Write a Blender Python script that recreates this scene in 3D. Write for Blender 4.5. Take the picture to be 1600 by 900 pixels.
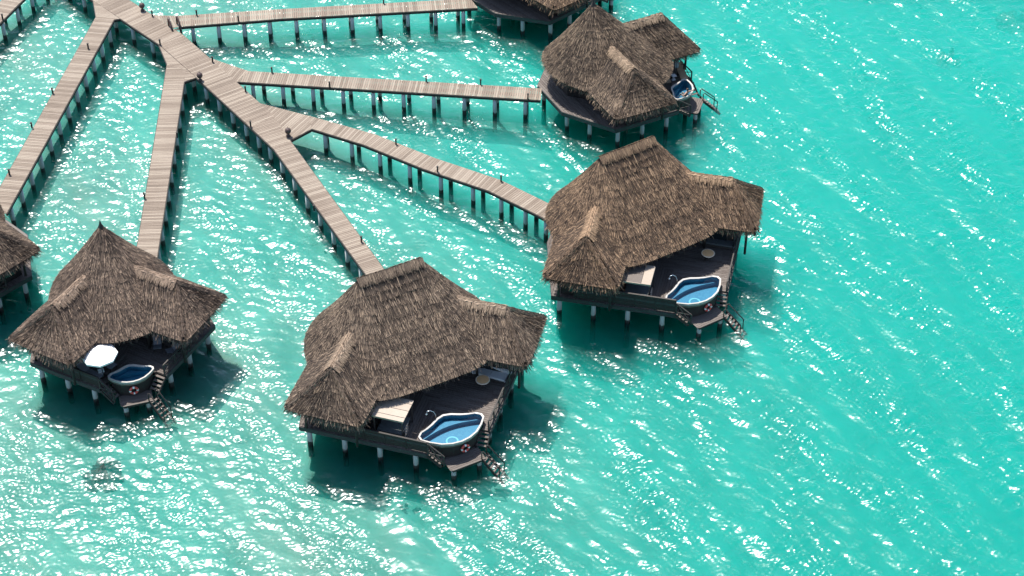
import bpy, bmesh, math, random
import numpy as np
from mathutils import Vector

for o in list(bpy.data.objects):
    bpy.data.objects.remove(o)
scene = bpy.context.scene
COL = scene.collection
RNG = np.random.default_rng(7)
random.seed(7)
rad = math.radians

# ------------------------------------------------------------------ camera
cam_d = bpy.data.cameras.new('camera')
cam = bpy.data.objects.new('camera', cam_d)
COL.objects.link(cam)
cam.location = (0, 0, 97)
cam.rotation_euler = (rad(50), 0, 0)          # looks along +Y, 40 degrees down
cam_d.sensor_width = 36
cam_d.lens = 67.5
cam_d.clip_start = 1
cam_d.clip_end = 8000
scene.camera = cam
scene.render.resolution_x = 1024
scene.render.resolution_y = 576

# ------------------------------------------------------------------ sky, sun, exposure
SUN_EL, SUN_AZ = 64.0, -29.0                  # azimuth measured from +Y, negative = towards -X
world = bpy.data.worlds.new('World')
scene.world = world
world.use_nodes = True
wn = world.node_tree
sky = wn.nodes.new('ShaderNodeTexSky')
sky.sky_type = 'NISHITA'
sky.sun_disc = False
sky.sun_elevation = rad(SUN_EL)
sky.sun_rotation = rad(SUN_AZ)
bg = wn.nodes['Background']
bg.inputs['Strength'].default_value = 0.12
wn.links.new(sky.outputs[0], bg.inputs['Color'])

S = Vector((math.sin(rad(SUN_AZ)) * math.cos(rad(SUN_EL)), math.cos(rad(SUN_AZ)) * math.cos(rad(SUN_EL)), math.sin(rad(SUN_EL))))
sun_d = bpy.data.lights.new('sun', 'SUN')
sun_d.energy = 4.9
sun_d.angle = rad(0.53)
sun_d.color = (1.0, 0.96, 0.9)
sun = bpy.data.objects.new('sun', sun_d)
COL.objects.link(sun)
sun.rotation_euler = (-S).to_track_quat('-Z', 'Y').to_euler()
sun.location = S * 300

scene.view_settings.view_transform = 'Standard'
scene.view_settings.look = 'None'
scene.view_settings.gamma = 1
scene.view_settings.use_curve_mapping = False
scene.view_settings.exposure = 0.95
scene.cycles.adaptive_threshold = .02
scene.cycles.caustics_reflective = False
scene.cycles.caustics_refractive = False
scene.cycles.max_bounces = 5
scene.cycles.diffuse_bounces = 2
scene.cycles.volume_bounces = 2
scene.cycles.glossy_bounces = 2
scene.cycles.transparent_max_bounces = 10

# ------------------------------------------------------------------ helpers
def mesh_np(name, v, f, tone=None, smooth=False):
    v = np.asarray(v, dtype=np.float32)
    me = bpy.data.meshes.new(name)
    if isinstance(f, np.ndarray):
        n, k = f.shape
        me.vertices.add(len(v)); me.vertices.foreach_set('co', v.ravel())
        me.loops.add(n * k); me.loops.foreach_set('vertex_index', f.astype(np.int32).ravel())
        me.polygons.add(n)
        me.polygons.foreach_set('loop_start', np.arange(0, n * k, k, dtype=np.int32))
        me.update(calc_edges=True)
    else:
        me.from_pydata([tuple(map(float, p)) for p in v], [], f)
        me.update()
    if tone is not None:
        a = me.attributes.new('tone', 'FLOAT', 'POINT')
        a.data.foreach_set('value', np.asarray(tone, dtype=np.float32))
    me.polygons.foreach_set('use_smooth', np.full(len(me.polygons), smooth))
    return me

class MB:
    """collects simple solids into one mesh"""
    def __init__(s): s.v = []; s.f = []
    def add(s, v, f):
        b = len(s.v); s.v += [tuple(p) for p in v]; s.f += [tuple(b + i for i in q) for q in f]
        return s
    def prism(s, poly, z0, z1):
        n = len(poly)
        if sum(poly[i][0] * poly[(i + 1) % n][1] - poly[(i + 1) % n][0] * poly[i][1] for i in range(n)) < 0:
            poly = poly[::-1]
        v = [(x, y, z0) for x, y in poly] + [(x, y, z1) for x, y in poly]
        f = [tuple(range(n))[::-1], tuple(range(n, 2 * n))] + [(i, (i + 1) % n, n + (i + 1) % n, n + i) for i in range(n)]
        return s.add(v, f)
    def bar(s, a, b, w, h, up=(0, 0, 1)):
        a, b = Vector(a), Vector(b); d = (b - a).normalized(); u = Vector(up)
        if abs(d.dot(u)) > .99: u = Vector((1, 0, 0))
        sd = d.cross(u).normalized(); u = sd.cross(d)
        v = [p + sd * (w / 2 * i) + u * (h / 2 * j) for p in (a, b) for i, j in ((-1, -1), (1, -1), (1, 1), (-1, 1))]
        return s.add(v, [(3, 2, 1, 0), (4, 5, 6, 7), (0, 1, 5, 4), (1, 2, 6, 5), (2, 3, 7, 6), (3, 0, 4, 7)])
    def box(s, c, size, rot=0):
        cx, cy, cz = c; sx, sy, sz = [q / 2 for q in size]; co, si = math.cos(rot), math.sin(rot)
        return s.prism([(cx + x * co - y * si, cy + x * si + y * co) for x, y in ((-sx, -sy), (sx, -sy), (sx, sy), (-sx, sy))], cz - sz, cz + sz)
    def tube(s, pts, r, n=8, cap=True):
        pts = [Vector(p) for p in pts]; rr = r if isinstance(r, (list, tuple)) else [r] * len(pts)
        rings = []
        for i, p in enumerate(pts):
            d = (pts[min(i + 1, len(pts) - 1)] - pts[max(i - 1, 0)]).normalized()
            u = Vector((0, 0, 1)) if abs(d.z) < .9 else Vector((1, 0, 0))
            a = d.cross(u).normalized(); b = a.cross(d)
            rings.append([p + (a * math.cos(2 * math.pi * k / n) + b * math.sin(2 * math.pi * k / n)) * rr[i] for k in range(n)])
        v = [q for g in rings for q in g]; f = []
        for i in range(len(pts) - 1):
            for k in range(n):
                f.append((i * n + k, i * n + (k + 1) % n, (i + 1) * n + (k + 1) % n, (i + 1) * n + k))
        if cap: f += [tuple(range(n))[::-1], tuple(range((len(pts) - 1) * n, len(pts) * n))]
        return s.add(v, f)
    def lathe(s, prof, c=(0, 0, 0), n=16):
        v = [(c[0] + r * math.cos(2 * math.pi * k / n), c[1] + r * math.sin(2 * math.pi * k / n), c[2] + z) for r, z in prof for k in range(n)]
        f = [(i * n + k, i * n + (k + 1) % n, (i + 1) * n + (k + 1) % n, (i + 1) * n + k) for i in range(len(prof) - 1) for k in range(n)]
        return s.add(v, f)
    def mesh(s, name, smooth=False):
        return mesh_np(name, np.array([tuple(p) for p in s.v]), s.f, smooth=smooth)

def obj(name, me, m=None, parent=None, kind=None, color=None):
    o = bpy.data.objects.new(name, me)
    COL.objects.link(o)
    if parent is not None: o.parent = parent
    if m is not None and me is not None and not me.materials: me.materials.append(m)
    if kind: o['kind'] = kind
    if color: o.color = color
    return o

def thing(name, label, cat, loc=(0, 0, 0), rz=0, group=None):
    o = bpy.data.objects.new(name, None)
    COL.objects.link(o)
    o.empty_display_size = .3
    o.location = loc; o.rotation_euler = (0, 0, rz)
    o['label'] = label; o['category'] = cat
    if group: o['group'] = group
    return o

def clip(poly, nx, ny, c):
    """keep the part of a polygon where nx*x + ny*y <= c"""
    out = []
    for i in range(len(poly)):
        a, b = poly[i], poly[(i + 1) % len(poly)]
        da, db = nx * a[0] + ny * a[1] - c, nx * b[0] + ny * b[1] - c
        if da <= 0: out.append(a)
        if (da < 0 < db) or (db < 0 < da):
            t = da / (da - db); out.append((a[0] + (b[0] - a[0]) * t, a[1] + (b[1] - a[1]) * t))
    return out

def area(p):
    return abs(sum(p[i][0] * p[(i + 1) % len(p)][1] - p[(i + 1) % len(p)][0] * p[i][1] for i in range(len(p)))) / 2

def subtract(poly, hull):
    """parts of a convex polygon outside a convex counter-clockwise hull"""
    rest, out = poly, []
    for i in range(len(hull)):
        a, b = hull[i], hull[(i + 1) % len(hull)]
        nx, ny = b[1] - a[1], a[0] - b[0]
        c = nx * a[0] + ny * a[1]
        o = clip(rest, -nx, -ny, -c)
        if len(o) > 2 and area(o) > .012: out.append(o)
        rest = clip(rest, nx, ny, c)
        if len(rest) < 3: return out
    return out

def strips(poly, ang, pitch, gap=.022):
    """slice a polygon into planks that run along angle ang"""
    nx, ny = -math.sin(ang), math.cos(ang)
    q = [nx * x + ny * y for x, y in poly]
    a, hi = min(q), max(q)
    n = max(1, round((hi - a) / pitch)); pitch = (hi - a) / n
    res = []
    for i in range(n):
        lo = a + i * pitch
        s = clip(clip(poly, nx, ny, lo + pitch - gap / 2), -nx, -ny, -(lo + gap / 2))
        if len(s) > 2 and area(s) > .01: res.append(s)
    return res

# ------------------------------------------------------------------ materials
def mat(name):
    m = bpy.data.materials.new(name); m.use_nodes = True
    nt = m.node_tree; p = nt.nodes['Principled BSDF']
    return m, nt, p

def N(nt, t, **kw):
    n = nt.nodes.new(t)
    for k, v in kw.items(): setattr(n, k, v)
    return n

def ramp(nt, stops):
    r = N(nt, 'ShaderNodeValToRGB'); e = r.color_ramp.elements
    while len(e) < len(stops): e.new(.5)
    for i, (p, c) in enumerate(stops): e[i].position = p; e[i].color = (*c, 1)
    return r

def mixc(nt, fac, a, b, mode='MIX'):
    x = N(nt, 'ShaderNodeMix', data_type='RGBA', blend_type=mode)
    for s, q in ((0, fac), (6, a), (7, b)):
        if hasattr(q, 'links') or hasattr(q, 'is_output'): nt.links.new(q, x.inputs[s])
        elif s == 0: x.inputs[0].default_value = q
        else: x.inputs[s].default_value = (*q, 1)
    return x.outputs[2]

def timber(name, stops, rough=.8, grain=(6, 6, 6), var=.5):
    m, nt, p = mat(name)
    oi = N(nt, 'ShaderNodeObjectInfo'); tc = N(nt, 'ShaderNodeTexCoord')
    mp = N(nt, 'ShaderNodeMapping'); mp.inputs['Scale'].default_value = grain
    nt.links.new(tc.outputs['Object'], mp.inputs[0])
    nz = N(nt, 'ShaderNodeTexNoise'); nz.inputs['Scale'].default_value = 1; nz.inputs['Detail'].default_value = 5
    nt.links.new(mp.outputs[0], nz.inputs[0])
    big = N(nt, 'ShaderNodeTexNoise'); big.inputs['Scale'].default_value = .35; big.inputs['Detail'].default_value = 3
    nt.links.new(tc.outputs['Object'], big.inputs[0])
    a = N(nt, 'ShaderNodeMath', operation='MULTIPLY'); nt.links.new(oi.outputs['Random'], a.inputs[0]); a.inputs[1].default_value = var
    b = N(nt, 'ShaderNodeMath', operation='MULTIPLY_ADD'); nt.links.new(nz.outputs[0], b.inputs[0]); b.inputs[1].default_value = .6; nt.links.new(a.outputs[0], b.inputs[2])
    c = N(nt, 'ShaderNodeMath', operation='MULTIPLY_ADD'); nt.links.new(big.outputs[0], c.inputs[0]); c.inputs[1].default_value = .5; nt.links.new(b.outputs[0], c.inputs[2])
    d = N(nt, 'ShaderNodeMath', operation='MULTIPLY_ADD'); nt.links.new(c.outputs[0], d.inputs[0]); d.inputs[1].default_value = 1; d.inputs[2].default_value = -.3
    r = ramp(nt, stops); nt.links.new(d.outputs[0], r.inputs[0])
    nt.links.new(r.outputs[0], p.inputs['Base Color'])
    p.inputs['Roughness'].default_value = rough
    bp = N(nt, 'ShaderNodeBump'); bp.inputs['Distance'].default_value = .01; bp.inputs['Strength'].default_value = .6
    nt.links.new(nz.outputs[0], bp.inputs['Height']); nt.links.new(bp.outputs[0], p.inputs['Normal'])
    return m

def plain(name, c, rough=.6, metal=0, noise=.15, scale=5):
    m, nt, p = mat(name)
    tc = N(nt, 'ShaderNodeTexCoord'); nz = N(nt, 'ShaderNodeTexNoise'); nz.inputs['Scale'].default_value = scale; nz.inputs['Detail'].default_value = 4
    nt.links.new(tc.outputs['Object'], nz.inputs[0])
    r = ramp(nt, [(.25, tuple(q * (1 - noise) for q in c)), (.75, tuple(min(1, q * (1 + noise)) for q in c))])
    nt.links.new(nz.outputs[0], r.inputs[0]); nt.links.new(r.outputs[0], p.inputs['Base Color'])
    p.inputs['Roughness'].default_value = rough; p.inputs['Metallic'].default_value = metal
    return m

M = {}
M['jetty'] = timber('weathered_timber', [(.1, (0.112, 0.083, 0.061)), (.5, (0.179, 0.139, 0.105)), (.95, (0.258, 0.213, 0.166))], .85, (9, 9, 9), .6)
M['deck'] = timber('deck_timber', [(.1, (0.066, 0.050, 0.042)), (.5, (0.101, 0.082, 0.070)), (.95, (0.143, 0.122, 0.108))], .8, (9, 9, 9), .45)
M['canopy'] = timber('bleached_timber', [(.1, (0.275, 0.222, 0.172)), (.5, (0.330, 0.275, 0.222)), (.95, (0.380, 0.333, 0.280))], .8, (8, 8, 8), .3)
M['dark'] = timber('dark_timber', [(.1, (0.009, 0.006, 0.006)), (.5, (0.019, 0.014, 0.012)), (.95, (0.035, 0.028, 0.025))], .75, (5, 5, 5), .3)
M['fascia'] = timber('grey_fascia_timber', [(.1, (0.016, 0.017, 0.018)), (.5, (0.033, 0.033, 0.033)), (.95, (0.056, 0.056, 0.056))], .7, (5, 5, 5), .3)
M['rail'] = timber('rail_timber', [(.1, (0.021, 0.017, 0.015)), (.5, (0.040, 0.033, 0.028)), (.95, (0.075, 0.063, 0.056))], .75, (5, 5, 5), .3)
M['white'] = plain('white_paint', (.78, .76, .73), .45, 0, .04)
M['rim'] = plain('pool_rim_stone', (0.343, 0.324, 0.297), .5, 0, .08)
M['apron'] = plain('pool_apron', (0.186, 0.153, 0.126), .6, 0, .15)
M['cushion'] = plain('pale_cushion', (.62, .63, .62), .9, 0, .06)
M['greyfab'] = plain('grey_sling_fabric', (0.164, 0.164, 0.175), .9, 0, .1)
M['greycush'] = plain('charcoal_cushion', (.09, .1, .1), .9, 0, .1)
M['tan'] = plain('tan_weave', (.36, .25, .15), .8, 0, .15, 20)
M['tabletop'] = plain('round_tabletop_wood', (.8, .47, .22), .5, 0, .12)
M['tablerim'] = plain('tabletop_edge', (.8, .66, .5), .5, 0, .08)
M['steel'] = plain('brushed_steel', (.6, .6, .6), .3, 1, .05)
M['red'] = plain('life_ring_red', (.62, .08, .06), .5, 0, .08)
M['clay'] = plain('dark_clay', (.06, .035, .03), .55, 0, .25)
M['parasolgrey'] = plain('folded_parasol_cloth', (0.229, 0.246, 0.273), .9, 0, .08)
M['skin'] = plain('skin', (0.300, 0.164, 0.115), .5, 0, .04)
M['hair'] = plain('dark_hair', (.02, .014, .01), .5, 0, .1)
M['coral'] = plain('coral_rock', (.03, .018, .014), .9, 0, .5, 2)

def glass_mat():
    m, nt, p = mat('dark_glass')
    p.inputs['Base Color'].default_value = (.012, .018, .02, 1); p.inputs['Roughness'].default_value = .06
    return m
M['glass'] = glass_mat()

def pile_mat():
    m, nt, p = mat('concrete_pile')
    g = N(nt, 'ShaderNodeNewGeometry'); sp = N(nt, 'ShaderNodeSeparateXYZ'); nt.links.new(g.outputs['Position'], sp.inputs[0])
    nz = N(nt, 'ShaderNodeTexNoise'); nz.inputs['Scale'].default_value = 2.5; nz.inputs['Detail'].default_value = 4
    nt.links.new(g.outputs['Position'], nz.inputs[0])
    a = N(nt, 'ShaderNodeMath', operation='MULTIPLY_ADD'); nt.links.new(nz.outputs[0], a.inputs[0]); a.inputs[1].default_value = .5; nt.links.new(sp.outputs[2], a.inputs[2])
    r = ramp(nt, [(0, (.012, .011, .01)), (.36, (.025, .022, .018)), (.42, (.32, .32, .29)), (1, (.5, .5, .48))])
    mr = N(nt, 'ShaderNodeMapRange'); mr.inputs[1].default_value = 0; mr.inputs[2].default_value = 1.6
    nt.links.new(a.outputs[0], mr.inputs[0]); nt.links.new(mr.outputs[0], r.inputs[0]); nt.links.new(r.outputs[0], p.inputs['Base Color'])
    p.inputs['Roughness'].default_value = .8
    return m
M['pile'] = pile_mat()

def thatch_mat():
    m, nt, p = mat('palm_thatch')
    at = N(nt, 'ShaderNodeAttribute', attribute_name='tone')
    g = N(nt, 'ShaderNodeTexCoord')
    nz = N(nt, 'ShaderNodeTexNoise'); nz.inputs['Scale'].default_value = .55; nz.inputs['Detail'].default_value = 6; nz.inputs['Roughness'].default_value = .65
    nt.links.new(g.outputs['Object'], nz.inputs[0])
    a = N(nt, 'ShaderNodeMath', operation='MULTIPLY_ADD'); nt.links.new(nz.outputs[0], a.inputs[0]); a.inputs[1].default_value = .6; nt.links.new(at.outputs['Fac'], a.inputs[2])
    b = N(nt, 'ShaderNodeMath', operation='SUBTRACT'); nt.links.new(a.outputs[0], b.inputs[0]); b.inputs[1].default_value = .3
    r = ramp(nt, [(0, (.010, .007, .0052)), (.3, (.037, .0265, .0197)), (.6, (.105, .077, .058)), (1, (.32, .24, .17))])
    nt.links.new(b.outputs[0], r.inputs[0])
    oi = N(nt, 'ShaderNodeObjectInfo')
    nt.links.new(mixc(nt, 1.0, r.outputs[0], oi.outputs['Color'], 'MULTIPLY'), p.inputs['Base Color'])
    p.inputs['Roughness'].default_value = .75
    p.inputs['Specular IOR Level'].default_value = .25
    return m
M['thatch'] = thatch_mat()

def math_n(nt, op, a, b=None, c=None):
    n = N(nt, 'ShaderNodeMath', operation=op)
    for i, q in enumerate((a, b, c)):
        if q is None: continue
        if isinstance(q, (int, float)): n.inputs[i].default_value = q
        else: nt.links.new(q, n.inputs[i])
    return n.outputs[0]

def noise(nt, src, scale, rot=0, detail=2, rough=.5, dist=0):
    mp = N(nt, 'ShaderNodeMapping'); mp.vector_type = 'POINT'
    ro = N(nt, 'ShaderNodeMapping'); ro.inputs['Rotation'].default_value = (0, 0, rot)
    nt.links.new(src, ro.inputs[0]); nt.links.new(ro.outputs[0], mp.inputs[0])
    mp.inputs['Scale'].default_value = scale
    n = N(nt, 'ShaderNodeTexNoise'); n.inputs['Scale'].default_value = 1
    n.inputs['Detail'].default_value = detail; n.inputs['Roughness'].default_value = rough; n.inputs['Distortion'].default_value = dist
    nt.links.new(mp.outputs[0], n.inputs[0])
    return n.outputs[0]

def water_mat():
    m, nt, p = mat('lagoon_water')
    nt.nodes.remove(p); out = nt.nodes['Material Output']
    gl = N(nt, 'ShaderNodeBsdfGlossy'); gl.inputs['Roughness'].default_value = .205; gl.inputs['Color'].default_value = (1, 1, 1, 1)
    tr = N(nt, 'ShaderNodeBsdfTransparent'); tr.inputs['Color'].default_value = (.97, 1, 1, 1)
    g2 = N(nt, 'ShaderNodeBsdfGlossy'); g2.inputs['Roughness'].default_value = .40      # ripples too fine to model
    gm = N(nt, 'ShaderNodeMixShader'); gm.inputs[0].default_value = .22
    nt.links.new(gl.outputs[0], gm.inputs[1]); nt.links.new(g2.outputs[0], gm.inputs[2])
    fr = N(nt, 'ShaderNodeFresnel'); fr.inputs['IOR'].default_value = 1.33
    mx = N(nt, 'ShaderNodeMixShader')
    nt.links.new(fr.outputs[0], mx.inputs[0]); nt.links.new(tr.outputs[0], mx.inputs[1]); nt.links.new(gm.outputs[0], mx.inputs[2])
    nt.links.new(mx.outputs[0], out.inputs['Surface'])
    va = N(nt, 'ShaderNodeVolumeAbsorption'); va.inputs['Density'].default_value = .5
    va.inputs['Color'].default_value = (0, .89, .87, 1)
    vs = N(nt, 'ShaderNodeVolumeScatter'); vs.inputs['Density'].default_value = .2; vs.inputs['Color'].default_value = (.02, .77, .66, 1); vs.inputs['Anisotropy'].default_value = .1
    ad = N(nt, 'ShaderNodeAddShader'); nt.links.new(va.outputs[0], ad.inputs[0]); nt.links.new(vs.outputs[0], ad.inputs[1])
    nt.links.new(ad.outputs[0], out.inputs['Volume'])
    return m
M['water'] = water_mat()

def pool_water_mat():
    m, nt, p = mat('pool_water')
    nt.nodes.remove(p); out = nt.nodes['Material Output']
    tc = N(nt, 'ShaderNodeTexCoord').outputs['Object']
    h = math_n(nt, 'MULTIPLY', noise(nt, tc, (2.2, 2.2, 2), 0, 2), .012)
    bp = N(nt, 'ShaderNodeBump'); bp.inputs['Distance'].default_value = 1; nt.links.new(h, bp.inputs['Height'])
    gl = N(nt, 'ShaderNodeBsdfGlossy'); gl.inputs['Roughness'].default_value = .06
    tr = N(nt, 'ShaderNodeBsdfTransparent'); tr.inputs['Color'].default_value = (.72, .88, .93, 1)
    fr = N(nt, 'ShaderNodeFresnel'); fr.inputs['IOR'].default_value = 1.33
    nt.links.new(bp.outputs[0], gl.inputs['Normal']); nt.links.new(bp.outputs[0], fr.inputs['Normal'])
    mx = N(nt, 'ShaderNodeMixShader')
    nt.links.new(fr.outputs[0], mx.inputs[0]); nt.links.new(tr.outputs[0], mx.inputs[1]); nt.links.new(gl.outputs[0], mx.inputs[2])
    nt.links.new(mx.outputs[0], out.inputs['Surface'])
    return m
M['poolwater'] = pool_water_mat()

def tile_mat():
    m, nt, p = mat('blue_mosaic')
    tc = N(nt, 'ShaderNodeTexCoord')
    br = N(nt, 'ShaderNodeTexVoronoi'); br.inputs['Scale'].default_value = 9
    nt.links.new(tc.outputs['Object'], br.inputs[0])
    r = ramp(nt, [(0, (.035, .145, .235)), (1, (.065, .2, .29))])
    nt.links.new(br.outputs['Color'], r.inputs[0]); nt.links.new(r.outputs[0], p.inputs['Base Color'])
    p.inputs['Roughness'].default_value = .35
    return m
M['tile'] = tile_mat()
M['tilelight'] = plain('pale_blue_tile', (0.156, 0.390, 0.452), .4, 0, .05)
M['tiledark'] = plain('drain_grille_blue', (0.031, 0.156, 0.234), .4, 0, .05)

def sand_mat():
    m, nt, p = mat('lagoon_sand')
    tc = N(nt, 'ShaderNodeTexCoord').outputs['Object']
    a = noise(nt, tc, (.22, .16, .2), rad(20), 6, .6, .6)
    b = noise(nt, tc, (.9, .75, 1), 0, 4, .6, .8)
    f = math_n(nt, 'MULTIPLY_ADD', a, .75, math_n(nt, 'MULTIPLY', b, .35))
    r = ramp(nt, [(.28, (.09, .09, .072)), (.5, (.175, .165, .135)), (.72, (.25, .235, .193))])
    nt.links.new(f, r.inputs[0])
    nt.links.new(r.outputs[0], p.inputs['Base Color'])
    p.inputs['Roughness'].default_value = .95; p.inputs['Specular IOR Level'].default_value = 0
    return m
M['sand'] = sand_mat()

# ------------------------------------------------------------------ setting: sea bed and lagoon water
def sst(x, a, b):
    t = np.clip((x - a) / (b - a), 0, 1); return t * t * (3 - 2 * t)

def bed_z(x, y):
    d = 1.1 + 2.75 * sst(x + .12 * (y - 110), -22, 46)
    d = d + .16 * np.sin(x * .31 + y * .17) + .14 * np.sin(x * .13 - y * .23 + 1.3) + .08 * np.sin(x * .71 + y * .53 + .5)
    return -d

gx = np.concatenate([[-2500, -900, -300, -150], np.arange(-90, 91, 1.5), [150, 300, 900, 2500]])
gy = np.concatenate([[-2500, -700, -150, 0], np.arange(40, 221, 1.5), [300, 500, 1100, 3500]])
X, Y = np.meshgrid(gx, gy)
Z = bed_z(np.clip(X, -95, 95), np.clip(Y, 30, 230))
nx_, ny_ = len(gx), len(gy)
idx = np.arange(nx_ * ny_).reshape(ny_, nx_)
F = np.stack([idx[:-1, :-1], idx[:-1, 1:], idx[1:, 1:], idx[1:, :-1]], -1).reshape(-1, 4)
obj('seabed', mesh_np('seabed', np.stack([X, Y, Z], -1).reshape(-1, 3), F, smooth=True), M['sand'], kind='structure')

def wave_field(nx, ny, d):
    """periodic wind-wave heights from filtered noise: ripples, chop and a long low swell"""
    kx = np.fft.fftfreq(nx, d)[None, :]; ky = np.fft.fftfreq(ny, d)[:, None]          # cycles per metre
    k = np.hypot(kx, ky) + 1e-9
    def band(lam, wid, wind, spread, slope, seed):
        rg = np.random.default_rng(seed)
        nz = np.fft.fft2(rg.normal(size=(ny, nx)))
        a = np.arctan2(ky, kx) - rad(wind)
        H = np.exp(-(np.log(k * lam) / wid) ** 2) * np.abs(np.cos(a)) ** spread
        h = np.real(np.fft.ifft2(nz * H))
        gxx, gyy = np.gradient(h, d)
        return h * slope / math.sqrt((gxx ** 2 + gyy ** 2).mean())
    swell = band(4.2, .6, 30, 5, .075, 11)
    chop = band(1.3, .4, 78, 1.3, .135, 12)
    rip = band(.37, .36, 84, .85, .225, 13)
    gust = band(9, .6, 28, 3, 1, 14); gust = gust / gust.std()
    return swell + chop * np.clip(1 + .2 * gust, .4, 2) + rip * np.clip(1 + .3 * gust, .3, 2)

WD = .11
wnx, wny = 1066, 790
wx = -58.8 + WD * np.arange(wnx); wy = 79 + WD * np.arange(wny)
Xw, Yw = np.meshgrid(wx, wy)
fade = np.minimum(1, np.minimum(np.minimum(Xw - wx[0], wx[-1] - Xw), np.minimum(Yw - wy[0], wy[-1] - Yw)) / 3)
Zw = wave_field(wnx, wny, WD) * fade
idx = np.arange(wnx * wny).reshape(wny, wnx)
Fw = np.stack([idx[:-1, :-1], idx[:-1, 1:], idx[1:, 1:], idx[1:, :-1]], -1).reshape(-1, 4)
# calm water out to the horizon, and the closed sides and bottom of the body of water
Vw = np.stack([Xw, Yw, Zw], -1).reshape(-1, 3)
c4 = [idx[0, 0], idx[0, -1], idx[-1, -1], idx[-1, 0]]
nb = len(Vw)
bx_ = [(-2400, -2400), (2400, -2400), (2400, 3400), (-2400, 3400)]
Vw = np.vstack([Vw, [(x, y, 0) for x, y in bx_], [(x, y, -14) for x, y in bx_]])
Vw = np.vstack([Vw, [(wx[0], wy[0], 0), (wx[-1], wy[0], 0), (wx[-1], wy[-1], 0), (wx[0], wy[-1], 0)]])
polys = []
for q in range(4):
    polys.append([nb + q, nb + (q + 1) % 4, nb + 8 + (q + 1) % 4, nb + 8 + q])
    polys.append([nb + 4 + q, nb + 4 + (q + 1) % 4, nb + (q + 1) % 4, nb + q])
polys.append([int(nb + 7), int(nb + 6), int(nb + 5), int(nb + 4)])
wm = bpy.data.meshes.new('water')
lv = np.concatenate([Fw.ravel()] + [np.array(p) for p in polys]).astype(np.int32)
sizes = np.concatenate([np.full(len(Fw), 4), [len(p) for p in polys]]).astype(np.int32)
wm.vertices.add(len(Vw)); wm.vertices.foreach_set('co', Vw.astype(np.float32).ravel())
wm.loops.add(len(lv)); wm.loops.foreach_set('vertex_index', lv)
wm.polygons.add(len(sizes)); wm.polygons.foreach_set('loop_start', np.r_[0, np.cumsum(sizes)[:-1]].astype(np.int32))
wm.update(calc_edges=True)
wm.polygons.foreach_set('use_smooth', np.r_[np.ones(len(Fw), bool), np.zeros(len(polys), bool)])
obj('water', wm, M['water'], kind='structure')

# ------------------------------------------------------------------ timber walkways
DECK = 2.0
CACHE = {}
def cached(key, fn):
    if key not in CACHE: CACHE[key] = fn()
    return CACHE[key]

def pile_mesh():
    return MB().tube([(0, 0, -4.5), (0, 0, .0), (0, 0, 1)], [.19, .185, .17], 12).mesh('pile', True)
def add_pile(parent, x, y, top, r=1.0):
    # a pile of real height: the mesh is 1 m above the waterline, so the top is moved by a second mesh per height
    key = ('pile', round(top, 2), r)
    me = cached(key, lambda: MB().tube([(0, 0, -4.6), (0, 0, 0), (0, 0, top)], [.2 * r, .19 * r, .175 * r], 12).mesh('pile', True))
    o = obj('pile', me, M['pile'], parent); o.location = (x, y, 0)
    return o

def bollard_mesh():
    return MB().prism([(-.06, -.06), (.06, -.06), (.06, .06), (-.06, .06)], 0, .5).prism([(-.085, -.085), (.085, -.085), (.085, .085), (-.085, .085)], .5, .56).mesh('bollard')

def walkway(label, sections, flares=(), bollards=(), pitch=.2):
    """sections: (left polyline, right polyline) pairs of a ribbon; flares: (polygon, plank angle, open edges)"""
    t = thing('timber_walkway', label, 'walkway', (0, 0, 0))
    for li, ri in sections:
        for k in range(len(li) - 1):
            a, b, c, d = li[k], li[k + 1], ri[k + 1], ri[k]
            mx, my = (b[0] + c[0] - a[0] - d[0]) / 2, (b[1] + c[1] - a[1] - d[1]) / 2
            ang = math.atan2(my, mx) + math.pi / 2
            for s in strips([a, b, c, d], ang, pitch):
                dz = random.uniform(-.006, .004)
                obj('plank', MB().prism(s, DECK - .045 + dz, DECK + dz).mesh('plank'), M['jetty'], t)
            for p, q in ((a, b), (d, c)):
                obj('edge_beam', MB().bar((*p, DECK - .165), (*q, DECK - .165), .12, .22).mesh('edge_beam'), M['dark'], t)
            m0, m1 = ((a[0] + d[0]) / 2, (a[1] + d[1]) / 2), ((b[0] + c[0]) / 2, (b[1] + c[1]) / 2)
            obj('centre_beam', MB().bar((*m0, DECK - .2), (*m1, DECK - .2), .16, .26).mesh('centre_beam'), M['dark'], t)
            L = math.hypot(mx, my); n = max(1, round(L / 2.55))
            for i in range(n):
                f = (i + .5) / n
                P = [(p[0] + (q[0] - p[0]) * f, p[1] + (q[1] - p[1]) * f) for p, q in ((a, b), (d, c))]
                cx, cy = (P[0][0] + P[1][0]) / 2, (P[0][1] + P[1][1]) / 2
                P = [(cx + (x - cx) * .82, cy + (y - cy) * .82) for x, y in P]
                for x, y in P: add_pile(t, x, y, DECK - .4)
                obj('cap_beam', MB().bar((*P[0], DECK - .42), (*P[1], DECK - .42), .26, .2).mesh('cap_beam'), M['dark'], t)
    for poly, ang, edges in flares:
        for s in strips(poly, ang, pitch):
            dz = random.uniform(-.004, .002) - .012
            obj('plank', MB().prism(s, DECK - .045 + dz, DECK + dz).mesh('plank'), M['jetty'], t)
        for i in edges:
            p, q = poly[i], poly[(i + 1) % len(poly)]
            obj('edge_beam', MB().bar((*p, DECK - .175), (*q, DECK - .175), .12, .22).mesh('edge_beam'), M['dark'], t)
    for x, y in bollards:
        o = obj('bollard', cached('bollard', bollard_mesh), M['dark'], t); o.location = (x, y, DECK)
    return t

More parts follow.
